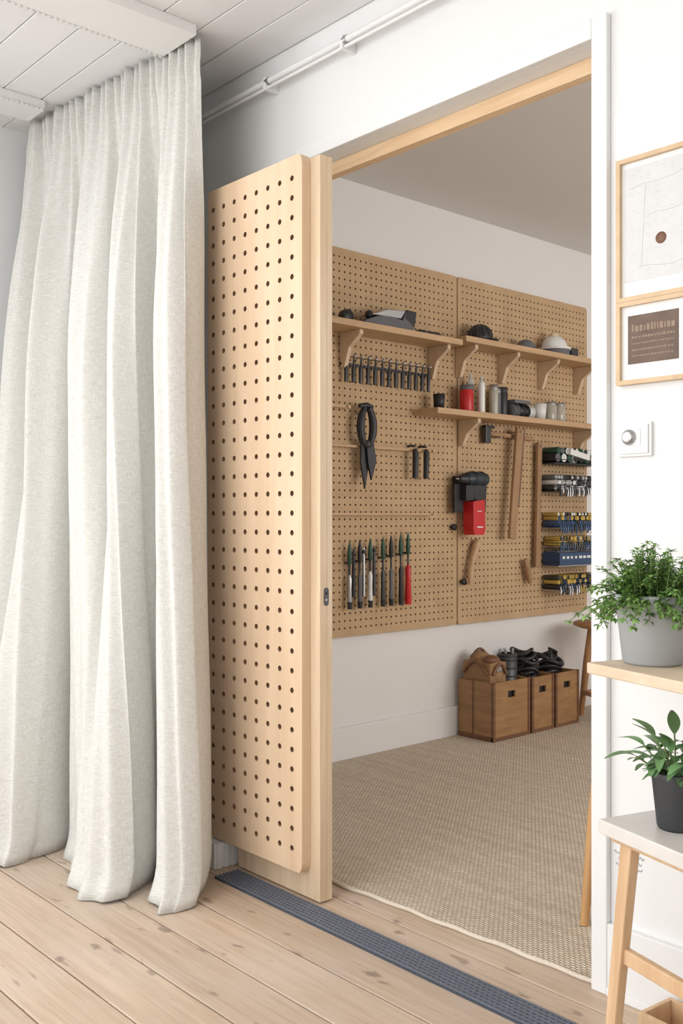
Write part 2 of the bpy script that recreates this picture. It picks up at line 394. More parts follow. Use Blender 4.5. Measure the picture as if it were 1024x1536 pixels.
# ------------------------------------------------------------------ pegboards
def pegboard(b, O, U, V, Nn, W, H, T, nu, nv, sp, a0, b0, r, hd, mt, mth, mtc, seg=8, corner=True):
    """perforated sheet: O = front lower corner, U/V in plane, Nn = outward normal"""
    O = Vector(O); U = Vector(U); V = Vector(V); Nn = Vector(Nn)
    P = lambda a, c, d=0: O + U*a + V*c - Nn*d
    h = sp/2; dirs = []
    for k in range(seg):
        th = 2*math.pi*k/seg; c, s_ = math.cos(th), math.sin(th); q = max(abs(c), abs(s_))
        dirs.append((c, s_, c/q*h, s_/q*h))
    for i in range(nu):
        for j in range(nv):
            ca, cb = a0 + h + i*sp, b0 + h + j*sp
            vs = [P(ca+d[2], cb+d[3]) for d in dirs] + [P(ca+d[0]*r, cb+d[1]*r) for d in dirs]
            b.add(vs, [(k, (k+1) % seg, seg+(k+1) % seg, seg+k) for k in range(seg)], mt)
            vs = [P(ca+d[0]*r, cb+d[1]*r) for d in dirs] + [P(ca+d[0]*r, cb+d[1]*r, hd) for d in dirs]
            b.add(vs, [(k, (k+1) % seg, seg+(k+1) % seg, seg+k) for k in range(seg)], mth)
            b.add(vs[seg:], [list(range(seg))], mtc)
    a1, b1 = a0+nu*sp, b0+nv*sp
    rects = [(0, b0, a0, b1), (a1, b0, W, b1), (a0, 0, a1, b0), (a0, b1, a1, H)]
    for q in rects: b.add([P(q[0], q[1]), P(q[2], q[1]), P(q[2], q[3]), P(q[0], q[3])], [(0,1,2,3)], mt)
    rim = []
    for (ix, iz, ox, oz, t0) in ((a0, b0, 0, 0, 180), (a1, b0, W, 0, 270), (a1, b1, W, H, 0), (a0, b1, 0, H, 90)):
        rx, rz = abs(ox-ix), abs(oz-iz)
        cx = ox + (rx if ox < ix else -rx); cz = oz + (rz if oz < iz else -rz)
        arc = [(cx + rx*math.cos(math.radians(t0+q*15)), cz + rz*math.sin(math.radians(t0+q*15))) for q in range(7)]
        pt = [(ix, iz)] + arc
        b.add([P(*p) for p in pt], [list(range(len(pt)))], mt)
        rim += arc
    n = len(rim)
    vs = [P(p[0], p[1]) for p in rim] + [P(p[0], p[1], T) for p in rim]
    b.add(vs, [(i, (i+1) % n, n+(i+1) % n, n+i) for i in range(n)], mt)
    b.add(vs[n:], [list(range(n))[::-1]], mt)

# sliding door: slab + perforated front panel = one object
b = B('sliding_pegboard_door')
b.box((-1.188, -0.164, 0.006), (-0.797, -0.119, 2.128), PINE)
b.box((-1.30, -0.160, 0.09), (-1.188, -0.125, 2.128), PINE)
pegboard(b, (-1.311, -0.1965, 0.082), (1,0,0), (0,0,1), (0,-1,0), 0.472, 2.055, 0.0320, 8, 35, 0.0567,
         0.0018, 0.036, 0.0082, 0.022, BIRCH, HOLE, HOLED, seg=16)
b.box((-0.7972, -0.1395, 0.006), (-0.7962, -0.1380, 2.128), FRAMEW)
b.extr([(-0.7985, -0.1415+0.009*math.cos(t*math.pi/8), 0.872+(0.017 if 0 < t < 8 else (-0.017 if 8 < t < 16 else 0))+0.009*math.sin(t*math.pi/8)) for t in range(16)], (0.0030, 0, 0), GUN)
b.lathe((-0.7955, -0.1415, 0.882), [(0.0, 0.0012), (0.004, 0.001), (0.0045, 0)], BLACK, 12, 'X')
b.lathe((-0.7955, -0.1415, 0.862), [(0.0, 0.0012), (0.004, 0.001), (0.0045, 0)], STEEL, 12, 'X')
b.done()
# white plinth behind door foot
b = B('trim_1')
b.box((-1.29, -0.230, 0), (-1.225, -0.11, 0.078), TRIM)
for yy in (-0.222, -0.195, -0.168, -0.141): b.box((-1.225, yy, 0), (-1.219, yy+0.016, 0.078), TRIM)
b.done(0.002)

FX = IX + 0.024      # wall pegboard front plane
def wallboard(y0, y1):
    b = B('wall_pegboard'); W = y1-y0; sp = 0.0325; nu = int((W-0.03)/sp); nv = 52
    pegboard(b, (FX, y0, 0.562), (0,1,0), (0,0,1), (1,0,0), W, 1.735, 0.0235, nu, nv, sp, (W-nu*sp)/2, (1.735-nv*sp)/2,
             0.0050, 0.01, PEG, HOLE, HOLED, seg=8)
    b.done()
wallboard(0.60, 1.712); wallboard(1.720, 2.835)

# ------------------------------------------------------------------ wall shelves
def shelf(y0, y1, z, depth, brs, bh=0.14, th=0.028):
    b = B('wall_shelf'); x0 = FX+0.0005; x1 = x0+depth
    b.box((x0, y0, z-th), (x1, y1, z), SHELFW)
    for yb in brs:
        d = depth*0.82
        poly = [(x0, yb, z-th), (x0+d, yb, z-th), (x0+d, yb, z-th-0.02), (x0+d*0.45, yb, z-th-0.07), (x0+0.03, yb, z-th-bh), (x0, yb, z-th-bh)]
        b.extr([p for p in poly], (0, 0.022, 0), BRACK)
    return b.done(0.002)
shelf(0.55, 1.575, 1.945, 0.16, (0.93, 1.50), 0.155)
shelf(1.60, 2.80, 1.968, 0.16, (1.70, 2.03, 2.37, 2.70), 0.15)
shelf(1.40, 2.80, 1.610, 0.16, (1.72, 2.70), 0.13)

SX = FX+0.075
def plane_tool(y, z):
    b = B('hand_plane')
    prof = [(-0.17, 0), (0.10, 0), (0.135, 0.02), (0.14, 0.095), (0.085, 0.098), (0.06, 0.05), (-0.02, 0.062), (-0.10, 0.05), (-0.175, 0.02)]
    b.extr([(SX-0.035, y+p[0], z+p[1]) for p in prof], (0.07, 0, 0), GREYM)
    b.extr([(SX-0.037, y+p[0], z+p[1]) for p in [(0.075, 0.06), (0.135, 0.025), (0.15, 0.10), (0.085, 0.102)]], (0.074, 0, 0), BLACK)
    b.extr([(SX-0.036, y+p[0], z+p[1]) for p in [(-0.14, 0.052), (0.05, 0.056), (0.08, 0.098), (-0.04, 0.088)]], (0.072, 0, 0), STEEL)
    b.ball((SX, y-0.12, z+0.058), (0.018, 0.018, 0.02), BLACK); b.done(0.004)
plane_tool(1.16, 1.9455)
b = B('tape_measure'); b.lathe((SX-0.02, 0.90, 1.9755), [(0, 0), (0.028, 0), (0.03, 0.004), (0.03, 0.036), (0.028, 0.04), (0, 0.04)], BLACK, 20, 'X')
b.box((SX-0.02, 0.90, 1.946), (SX+0.02, 0.945, 1.962), BLACK); b.done()
b = B('work_gloves')
for dy in (0, 0.05, 0.09): b.ball((SX, 1.37+dy, 1.955), (0.04, 0.045, 0.022), BLACK, lo=-0.4)
for k in range(4): b.tube([(SX+0.02-0.015*k, 1.43, 1.956), (SX+0.02-0.015*k, 1.52, 1.956)], [0.010, 0.007], BLACK, 8)
b.done()
zt = 1.9685
b = B('black_cap'); b.ball((SX, 1.80, zt+0.022), (0.062, 0.065, 0.065), BLACK, n=24, lo=-0.3)
for k in range(6):
    a = k*math.pi/6; b.tube([(SX+0.063*math.cos(a)*math.cos(t), 1.80+0.066*math.sin(a)*math.cos(t), zt+0.022+0.066*math.sin(t)) for t in [i*math.pi/12 for i in range(13)]], 0.003, GUN, 6)
b.ball((SX+0.05, 1.81, zt+0.006), (0.05, 0.05, 0.008), BLACK, lo=-0.6); b.done()
b = B('sanding_disc_pile'); b.ball((SX, 2.17, zt+0.004), (0.05, 0.06, 0.055), GREYM, lo=0.0); b.cyl((SX, 2.17, zt+0.001), (SX, 2.17, zt+0.012), 0.062, GUN); b.done()
b = B('safety_helmet'); b.ball((SX, 2.42, zt+0.04), (0.065, 0.078, 0.07), WPL, n=24, lo=-0.1)
b.cyl((SX, 2.42, zt+0.029), (SX, 2.42, zt+0.04), 0.088, WPL, n=28); b.cyl((SX, 2.42, zt+0.0015), (SX, 2.42, zt+0.029), 0.080, GREYM, n=24)
b.ball((SX, 2.42, zt+0.112), (0.02, 0.03, 0.018), BRACK); b.box((SX-0.03, 2.51, zt+0.001), (SX+0.05, 2.57, zt+0.05), GUN); b.done(0.002)
zl = 1.6105
b = B('black_cup'); b.lathe((SX, 1.50, zl), [(0, 0), (0.024, 0), (0.029, 0.075), (0.025, 0.075), (0.022, 0.01), (0, 0.01)], BLACK); b.done()
def can(name, y, r, h, m1, m2, dx=0.0, cap=0.012):
    b = B(name); c = (SX+dx, y, zl)
    b.lathe(c, [(0, 0.0), (r*0.95, 0.0), (r, 0.004), (r, h*0.8)], m1, 24)
    b.lathe(c, [(r*1.001, h*0.8), (r, h*0.88), (r*0.6, h*0.95), (r*0.5, h*0.95), (r*0.5, h+cap), (0, h+cap)], m2, 24); b.done()
def jar(name, y, r, h, m1, m2, dx=0.0):
    b = B(name); c = (SX+dx, y, zl)
    b.lathe(c, [(0, 0.0), (r*0.95, 0.0), (r, 0.004), (r, h*0.8), (r*0.93, h*0.83)], m1, 24)
    b.lathe(c, [(r*0.97, h*0.83), (r*0.97, h), (0, h)], m2, 24); b.done()
jar('red_paint_jar', 1.70, 0.034, 0.135, RED, GREYM)
can('glue_bottle', 1.765, 0.017, 0.165, WPL, WPL, 0.04)
can('glue_bottle', 1.765, 0.017, 0.185, GLASS, WPL, -0.03)
can('glue_bottle', 1.815, 0.018, 0.150, YEL, WPL, 0.0)
jar('paint_tin', 1.87, 0.024, 0.150, GLASS, STEEL, 0.03)
jar('paint_tin', 1.925, 0.026, 0.140, GREYM, STEEL, 0.0)
jar('black_spray_tin', 1.985, 0.030, 0.150, BLACK, GUN, -0.01)
b = B('wire_spool')
for k in range(4):
    yy = 2.04+k*0.043
    b.lathe((SX, yy, zl+0.037), [(0, 0), (0.037, 0), (0.037, 0.004), (0.026, 0.004), (0.026, 0.034), (0.037, 0.034), (0.037, 0.038), (0, 0.038)], (GREYM, GUN, BLACK, WPL)[k], 20, 'Y')
b.box((SX-0.03, 2.04, zl+0.075), (SX+0.03, 2.17, zl+0.092), GREYM)
b.done()
b = B('white_cup'); b.lathe((SX+0.02, 2.265, zl), [(0, 0), (0.028, 0), (0.036, 0.085), (0.032, 0.085), (0.026, 0.008), (0, 0.008)], WPL); b.done()
b = B('glass_jar')
for yy in (2.38, 2.46):
    b.lathe((SX+0.0, yy, zl), [(0, 0), (0.034, 0), (0.037, 0.006), (0.037, 0.085), (0.032, 0.09)], GLASS, 24); b.lathe((SX, yy, zl+0.09), [(0.034, 0), (0.034, 0.014), (0, 0.014)], STEEL, 24)
b.done()

# ------------------------------------------------------------------ hanging tools
TX = FX; T0 = FX-0.002
b = B('chisel_rack')
b.box((T0, 0.93, 1.775), (TX+0.012, 1.50, 1.787), GUN)
for i in range(13):
    yy = 0.945 + i*0.0445
    b.cyl((T0, yy, 1.815), (TX+0.035, yy, 1.815), 0.0035, STEEL, n=8)
    b.ball((TX+0.036, yy, 1.817), 0.0085, STEEL, n=10)
    b.tube([(TX+0.03, yy, 1.81), (TX+0.028, yy, 1.775), (TX+0.026, yy, 1.765), (TX+0.024, yy, 1.70)], [0.004, 0.005, 0.0095, 0.0075], GUN, 10)
b.done()
b = B('garden_shears')
c = (TX+0.055, 1.045)
for sgn in (-1, 1):
    pts = []; rr = []
    for t in range(9):
        a = t/8; yy = c[1] + sgn*(0.026*math.sin(a*math.pi)**0.7 + 0.009); zz = 1.588 - 0.17*a
        pts.append((c[0]+0.004*sgn, yy, zz)); rr.append(0.014+0.005*math.sin(a*math.pi))
    b.tube(pts, rr, BLACK, 10)
b.tube([(c[0], c[1]-0.045, 1.595), (c[0], c[1], 1.600), (c[0], c[1]+0.03, 1.59)], [0.010, 0.013, 0.013], BLACK)
b.lathe((c[0]-0.01, c[1], 1.425), [(0, 0.030), (0.018, 0.028), (0.02, 0.0)], GUN, 16, 'X')
for sgn, zt2, xo in ((-1, 1.225, 0.0), (1, 1.265, 0.0125)):
    yb_ = c[1]+0.010*sgn
    b.extr([(c[0]-0.010+xo, yb_-0.022, 1.43), (c[0]-0.010+xo, yb_+0.022, 1.43), (c[0]-0.010+xo, yb_+0.032+0.006*sgn, 1.35), (c[0]-0.010+xo, yb_+0.004*sgn+0.005, zt2), (c[0]-0.010+xo, yb_-0.018+0.006*sgn, 1.34)], (0.010, 0, 0), BLACK)
b.cyl((T0, c[1]-0.012, 1.565), (TX+0.06, c[1]-0.012, 1.565), 0.004, STEEL); b.done()
for z0, y0, y1 in ((1.415, 0.75, 1.52), (1.112, 0.75, 1.52), (1.588, 0.80, 0.97)):
    b = B('tool_rail'); b.box((TX+0.022, y0, z0-0.006), (TX+0.032, y1, z0+0.006), SHELFW)
    for yy in (y0+0.05, y1-0.02): b.cyl((T0, yy, z0), (TX+0.045, yy, z0), 0.006, BRACK, n=10)
    b.done(0.001)
for yy in (1.365, 1.44):
    b = B('spring_clamp')
    b.tube([(TX+0.048, yy, 1.42), (TX+0.050, yy, 1.40), (TX+0.046, yy, 1.28)], [0.009, 0.015, 0.013], BLACK, 10)
    b.tube([(T0, yy, 1.432), (TX+0.014, yy, 1.436), (TX+0.048, yy, 1.432)], 0.006, GUN, 8); b.done()
hm = [STEEL, GREYM, WPL, GUN, GREYM, BLACK, RED]
for i, yy in enumerate((0.965, 1.027, 1.092, 1.172, 1.225, 1.288, 1.337)):
    b = B('screwdriver'); x = TX+0.028; zt2 = 0.985+0.006*i
    b.tube([(x, yy, zt2+0.005), (x, yy, zt2-0.03), (x, yy, zt2-0.075), (x, yy, zt2-0.10)], [0.002, 0.009, 0.011, 0.006], (GREEN, BLACK)[i % 3 == 1], 10)
    b.cyl((x, yy, zt2-0.15), (x, yy, zt2-0.09), 0.005, GUN, n=10)
    r = 0.017 if i == 6 else 0.012
    b.tube([(x, yy, zt2-0.145), (x, yy, zt2-0.165), (x, yy, zt2-0.21), (x, yy, 0.705), (x, yy, 0.69)], [0.005, r*0.9, r*0.75, r, r*0.7], hm[i], 12)
    b.tube([(x+0.001, yy, 0.72), (x+0.001, yy, 0.688)], [r*1.04, r*0.9], hm[i] if i == 6 else BLACK, 12)
    if i in (0, 1, 2):
        b.tube([(x, yy+0.024, zt2-0.03), (x, yy+0.024, zt2-0.12), (x, yy+0.024, 0.74)], [0.004, 0.008, 0.008], (BLACK, STEEL, GUN)[i], 8); b.ball((x, yy+0.024, zt2-0.05), 0.010, GUN, 8)
    b.box((T0, yy-0.008, zt2-0.095), (x, yy+0.024, zt2-0.087), GUN); b.done()

b = B('cordless_drill'); x = TX+0.07; y0 = 1.66
b.tube([(x, y0-0.03, 1.285), (x, y0-0.005, 1.285)], [0.004, 0.006], STEEL)
b.tube([(x, y0-0.01, 1.285), (x, y0+0.01, 1.285), (x, y0+0.04, 1.285)], [0.014, 0.024, 0.028], BLACK, 16)
b.tube([(x, y0+0.04, 1.285), (x, y0+0.06, 1.287), (x, y0+0.15, 1.287), (x, y0+0.185, 1.285), (x, y0+0.19, 1.285)], [0.030, 0.036, 0.038, 0.032, 0.015], TEAL, 18)
for q in (0.075, 0.09, 0.135, 0.15): b.lathe((x, y0+q, 1.287), [(0.0375, 0), (0.0395, 0.002), (0.0395, 0.005), (0.0375, 0.007)], BLACK, 18, 'Y')
b.extr([(x-0.020, y0+p[0], p[1]) for p in [(0.08, 1.27), (0.180, 1.27), (0.172, 1.19), (0.168, 1.12), (0.150, 1.12), (0.085, 1.19)]], (0.040, 0, 0), BLACK)
b.extr([(x-0.034, y0+p[0], p[1]) for p in [(0.06, 1.175), (0.145, 1.185), (0.15, 1.03), (0.138, 1.01), (0.070, 1.01), (0.06, 1.03)]], (0.068, 0, 0), RED)
b.box((x-0.022, y0+0.02, 1.18), (x+0.022, y0+0.08, 1.255), BLACK)
b.box((x-0.036, y0+0.085, 1.045), (x+0.0365, y0+0.13, 1.052), WPL); b.box((x-0.036, y0+0.085, 1.125), (x+0.0365, y0+0.12, 1.129), WPL)
b.box((x-0.036, y0-0.02, 1.12), (x-0.016, y0+0.04, 1.26), BLACK)
b.box((T0, y0+0.02, 1.255), (x-0.02, y0+0.12, 1.30), BLACK); b.done(0.006)

b = B('claw_hammer'); x = TX+0.03
b.beam((x, 1.93, 1.525), (x, 2.10, 1.521), 0.022, 0.018, TOOLW, up=(1, 0, 0)); b.beam((x-0.012, 2.10, 1.521), (x-0.012, 2.31, 1.516), 0.022, 0.014, TOOLW, up=(1, 0, 0))
b.box((x-0.016, 1.885, 1.475), (x+0.016, 1.925, 1.565), GUN); b.box((x-0.012, 1.885, 1.55), (x+0.012, 1.96, 1.565), GUN)
b.cyl((T0, 2.0, 1.508), (x+0.02, 2.0, 1.508), 0.004, STEEL); b.cyl((T0, 2.2, 1.503), (x+0.01, 2.2, 1.503), 0.004, STEEL); b.done(0.004)
b = B('carpenter_mallet'); x = TX+0.065
b.beam((x, 2.135, 1.56), (x, 2.065, 0.985), 0.065, 0.02, TOOLW, up=(1, 0, 0), w1=0.05)
b.beam((x+0.002, 2.160, 1.56), (x+0.002, 2.11, 1.15), 0.012, 0.022, CRATED, up=(1, 0, 0))
b.cyl((T0, 2.125, 1.54), (x+0.02, 2.125, 1.54), 0.005, STEEL); b.done(0.005)
b = B('spirit_level'); x = TX+0.03
b.beam((x, 2.345, 1.50), (x, 2.325, 0.83), 0.036, 0.02, TOOLW, up=(1, 0, 0)); b.cyl((T0, 2.345, 1.48), (x+0.02, 2.345, 1.48), 0.005, STEEL)
b.done(0.004)
b = B('chisel_handle'); x = TX+0.03
b.tube([(x, 1.84, 0.985), (x, 1.825, 0.95), (x, 1.795, 0.88), (x, 1.782, 0.82), (x, 1.780, 0.76)], [0.017, 0.021, 0.014, 0.018, 0.010], SHELFW, 12); b.cyl((T0, 1.84, 0.97), (x+0.01, 1.84, 0.97), 0.004, STEEL); b.done()
b = B('file_handle'); b.tube([(x, 2.225, 0.875), (x, 2.235, 0.85), (x, 2.26, 0.77), (x, 2.265, 0.745)], [0.010, 0.017, 0.018, 0.010], TOOLW, 12); b.cyl((T0, 2.225, 0.865), (x+0.01, 2.225, 0.865), 0.004, STEEL); b.done()
for yy, zz in ((1.672, 1.048), (1.745, 0.775)):
    b = B('black_knob'); b.lathe((T0, yy, zz), [(0.008, 0), (0.008, 0.014), (0.016, 0.016), (0.016, 0.026), (0, 0.028)], BLACK, 16, 'X'); b.done()

# small-parts rack: spools and rolls stacked on wire shelves at the right end of the pegboard
R = random.Random(3)
b = B('spool_rack')
xa, xb = T0, TX+0.115; ya, yb = 2.372, 2.83
def roll(y, z, r, m1, m2, x0=None, x1=None):
    x0 = x0 or xa+0.012; x1 = x1 or xb-0.004+R.uniform(-.006, .004)
    b.lathe((0, y, z), [(r*0.8, x0), (r, x0+0.004), (r, x1-0.004), (r*0.88, x1)], m1, 14, 'X')
    b.lathe((0, y, z), [(r*0.88, x1), (r*0.45, x1+0.001), (r*0.4, x1-0.006), (0, x1-0.006)], m2, 14, 'X')
for z in (1.385, 1.235, 1.035, 0.935, 0.83, 0.70):
    y0 = ya if z > 1.2 else ya+0.03
    b.box((xa, y0, z), (xb, yb, z+0.006), BLACK if z > 1.2 else STEEL)
    b.tube([(xb, y0, z+0.024), (xb, yb, z+0.024)], 0.0025, GUN, 6); b.tube([(xb, y0, z+0.024), (xa, y0, z+0.024)], 0.0025, GUN, 6)
def row(z, y0, r, pal, pal2, dy=None):
    yy = y0 + r
    while yy < yb - r*0.6:
        roll(yy, z+0.006+r, r*R.uniform(.9, 1.0), R.choice(pal), R.choice(pal2)); yy += dy or 2*r*1.02
row(1.385, ya, 0.027, [GREEN, BLACK, GREYM, WPL], [WPL, GREEN, GREYM, BLACK]); row(1.385+0.045, ya+0.02, 0.020, [BLACK, GREEN, WPL], [BLACK, GREEN, WPL, GREYM])
b.beam((xb-0.01, ya+0.12, 1.452), (xb-0.01, ya+0.30, 1.425), 0.03, 0.05, WPL, up=(1, 0, 0))
row(1.235, ya, 0.015, [STEEL, GUN, WPL], [STEEL, BLACK, WPL]); row(1.265, ya+0.01, 0.015, [STEEL, GUN, WPL], [BLACK, STEEL, WPL]); row(1.294, ya+0.0, 0.014, [GREYM, GUN], [BLACK, STEEL])
row(1.035, ya+0.03, 0.020, [BLUE, BLUE, BLUE, GREYM], [BLUE, BLACK, BLUE]); row(1.072, ya+0.035, 0.014, [BLUE, YEL, GUN], [YEL, BLUE, YEL]); row(1.098, ya+0.03, 0.010, [YEL, YEL, GUN], [YEL, BLACK, WPL])
row(0.935, ya+0.035, 0.014, [YEL, WPL, GUN], [YEL, BLACK, YEL]); row(0.962, ya+0.045, 0.013, [YEL, WPL, YEL], [WPL, YEL, BLACK])
row(0.70, ya+0.03, 0.014, [BLUE, GUN, BLACK], [BLACK, BLUE, STEEL]); row(0.727, ya+0.035, 0.013, [YEL, BLUE], [YEL, BLACK]); row(0.753, ya+0.03, 0.013, [YEL, GUN, WPL], [YEL, YEL, BLACK])
for z, pl in ((1.235, [STEEL, WPL, GUN]), (1.035, [BLUE, BLACK]), (0.935, [BLUE, GUN]), (0.70, [YEL, BLACK, BLUE, STEEL])):
    yy = ya+0.04
    while yy < yb-0.01:
        b.tube([(xb+0.006, yy, z+0.024), (xb+0.008, yy+0.004, z+0.0), (xb+0.006, yy, z-R.uniform(0.005, 0.028))], [0.003, 0.005, 0.006], R.choice(pl), 6); yy += 0.021
b.box((xa+0.01, ya+0.035, 0.838), (xb+0.005, yb, 0.905), BLUE)
for k in range(10): b.box((xb+0.005, ya+0.06+k*0.038, 0.872), (xb+0.006, ya+0.075+k*0.038+R.uniform(0, .015), 0.886), WPL)
b.box((xa+0.02, ya+0.05, 0.906), (xb-0.02, yb-0.02, 0.918), GREYM)
b.done()

# ------------------------------------------------------------------ crates
def crate(y0, y1, h=0.285):
    b = B('wooden_crate'); x0, x1 = IX+0.028, -1.712; t = 0.012; z0 = 0.0125
    b.box((x0, y0, z0), (x1, y1, z0+t), CRATE)
    b.box((x0, y0, z0+t), (x0+t, y1, h), CRATE); b.box((x0+t, y0, z0+t), (x1-t, y0+t, h), CRATE); b.box((x0+t, y1-t, z0+t), (x1-t, y1, h), CRATE)
    ym, zm = (y0+y1)/2, h-0.065; hw = min(0.028, (y1-y0)/5); hh = 0.016
    b.box((x1-t, y0, z0+t), (x1, y1, zm-hh), CRATE); b.box((x1-t, y0, zm+hh), (x1, y1, h), CRATE)
    b.box((x1-t, y0, zm-hh), (x1, ym-hw, zm+hh), CRATE); b.box((x1-t, ym+hw, zm-hh), (x1, y1, zm+hh), CRATE)
    b.box((x1-t-0.02, ym-hw-0.01, zm-hh-0.01), (x1-t-0.005, ym+hw+0.01, zm+hh+0.01), BLACK)
    for xx, yy in ((x1-0.012, y0-0.004), (x1-0.012, y1-0.012)): b.box((xx, yy, z0), (xx+0.016, yy+0.016, h+0.002), CRATED)
    b.box((x0, y0-0.004, z0), (x1, y0, z0+0.022), CRATED); b.box((x1, y0+0.012, z0), (x1+0.003, y1-0.012, z0+0.018), CRATED)
    b.box((x0+0.09, y0-0.003, z0+0.022), (x0+0.10, y0, h), CRATED)
    b.done(0.0015)
crate(1.72, 2.0, 0.295); crate(2.022, 2.20, 0.29); crate(2.222, 2.42, 0.29)
b = B('canvas_tool_bag')
cx, cy = -1.83, 1.80
b.ball((cx, cy, 0.315), (0.095, 0.064, 0.08), LEATH, n=24)
b.box((cx-0.09, cy-0.062, 0.22), (cx+0.085, cy+0.058, 0.385), LEATH)
b.ball((cx-0.0, cy, 0.375), (0.098, 0.068, 0.032), LEATH, n=24)
b.ball((cx-0.03, cy+0.0, 0.395), (0.055, 0.055, 0.035), LEATH, n=20); b.ball((cx+0.045, cy-0.01, 0.395), (0.04, 0.05, 0.025), CRATED, n=20)
b.tube([(cx+0.092, cy-0.05+0.1*t, 0.33+0.05*math.sin(math.pi*t)) for t in [i/10 for i in range(11)]], 0.009, CRATED, 8)
b.tube([(cx-0.08+0.15*t, cy-0.070, 0.33+0.06*math.sin(math.pi*t)) for t in [i/10 for i in range(11)]], 0.009, CRATED, 8)
b.tube([(cx-0.04, cy-0.05+0.11*t, 0.405+0.035*math.sin(math.pi*t)) for t in [i/10 for i in range(11)]], 0.008, CRATED, 8)
b.box((cx+0.085, cy-0.02, 0.34), (cx+0.092, cy+0.02, 0.37), STEEL)
b.done(0.008)
b = B('black_tool_tin')
b.lathe((-1.80, 1.935, 0.026), [(0, 0), (0.047, 0), (0.050, 0.03), (0.050, 0.385), (0.042, 0.39), (0.038, 0.37), (0, 0.37)], GUN, 28)
for z in (0.30, 0.34, 0.38, 0.40): b.lathe((-1.80, 1.935, z), [(0.0505, 0), (0.054, 0.004), (0.0505, 0.008)], BLACK, 28)
for k in range(5): b.cyl((-1.80+0.026*math.cos(k*1.3), 1.935+0.026*math.sin(k*1.3), 0.30), (-1.80+0.036*math.cos(k*1.3), 1.935+0.036*math.sin(k*1.3), 0.435), 0.006, STEEL, n=8)
b.done()
b = B('coiled_black_cable')
for k in range(8):
    cx, cy, cz = -1.82+R.uniform(-.02, .02), 2.11+R.uniform(-.01, .01), 0.25+0.022*k
    b.tube([(cx+0.052*math.cos(t), cy+0.052*math.sin(t), cz+0.012*math.sin(2*t+k)) for t in [q*math.pi/10 for q in range(20)]], 0.010, BLACK, 8, closed=True)
b.done()
b = B('workshop_vacuum_hose')
for k in range(6):
    cx, cy, cz = -1.83+R.uniform(-.02, .02), 2.32+R.uniform(-.01, .01), 0.22+0.028*k
    b.tube([(cx+0.055*math.cos(t), cy+0.055*math.sin(t), cz+0.012*math.sin(2*t+k)) for t in [q*math.pi/10 for q in range(20)]], 0.013, BLACK, 8, closed=True)
b.tube([(-1.80, 2.30, 0.30), (-1.79, 2.28, 0.41), (-1.80, 2.34, 0.38)], 0.013, BLACK); b.done()

# ------------------------------------------------------------------ stools in the inner room
def stool(name, c, h, r, foot, mt, ring=None, ang=0.4, z0=0.0135, lr=0.013, tr=None):
    b = B(name); tr = tr or r*0.55
    b.lathe((c[0], c[1], h), [(0, -0.028), (r*0.85, -0.028), (r, -0.016), (r, -0.006), (r*0.95, 0), (0, -0.003)], mt, 40)
    for k in range(4):
        a = ang + k*math.pi/2
        t = Vector((c[0]+tr*math.cos(a), c[1]+tr*math.sin(a), h-0.027)); f = Vector((c[0]+foot*math.cos(a), c[1]+foot*math.sin(a), z0))
        b.tube([t, t.lerp(f, 0.4), f], [lr*0.85, lr*1.15, lr*0.8], mt, 12)
    if ring:
        rr = tr + (foot-tr)*(h-ring)/h
        for k in range(4):
            a, a2 = ang+k*math.pi/2, ang+(k+1)*math.pi/2
            b.cyl((c[0]+rr*math.cos(a), c[1]+rr*math.sin(a), ring), (c[0]+rr*math.cos(a2), c[1]+rr*math.sin(a2), ring), lr*0.7, mt, n=10)
    b.done()
stool('round_wooden_stool', (-1.655, 2.64), 0.53, 0.20, 0.165, STOOLW, 0.14, 0.3, lr=0.018)
stool('bentwood_stool', (-0.106, 0.353), 0.50, 0.11, 0.140, STOOLL, 0.2, math.radians(228), lr=0.014, tr=0.100)

# ------------------------------------------------------------------ linen curtain
def cr(pts, t):
    for i in range(len(pts)-1):
        if t <= pts[i+1][0] or i == len(pts)-2:
            a, b_ = pts[i], pts[i+1]; k = (t-a[0])/(b_[0]-a[0]); k = max(0, min(1, k))
            p0 = pts[max(i-1, 0)]; p3 = pts[min(i+2, len(pts)-1)]; out = []
            for q in (1, 2):
                m1 = (b_[q]-p0[q])/(b_[0]-p0[0])*(b_[0]-a[0]); m2 = (p3[q]-a[q])/(p3[0]-a[0])*(b_[0]-a[0])
                out.append((2*k**3-3*k*k+1)*a[q] + (k**3-2*k*k+k)*m1*0.8 + (-2*k**3+3*k*k)*b_[q] + (k**3-k*k)*m2*0.8)
            return out
BOT = [(0, -1.90, -0.62), (0.06, -1.86, -0.76), (0.12, -1.79, -0.72), (0.17, -1.74, -0.78), (0.22, -1.67, -0.70), (0.30, -1.68, -0.58), (0.37, -1.73, -0.42), (0.43, -1.62, -0.51), (0.48, -1.50, -0.54), (0.53, -1.40, -0.61),
       (0.60, -1.25, -0.635), (0.64, -1.20, -0.59), (0.68, -1.19, -0.52), (0.75, -1.29, -0.36), (0.80, -1.17, -0.46), (0.88, -1.03, -0.515), (0.94, -1.005, -0.44), (1.0, -1.10, -0.325)]
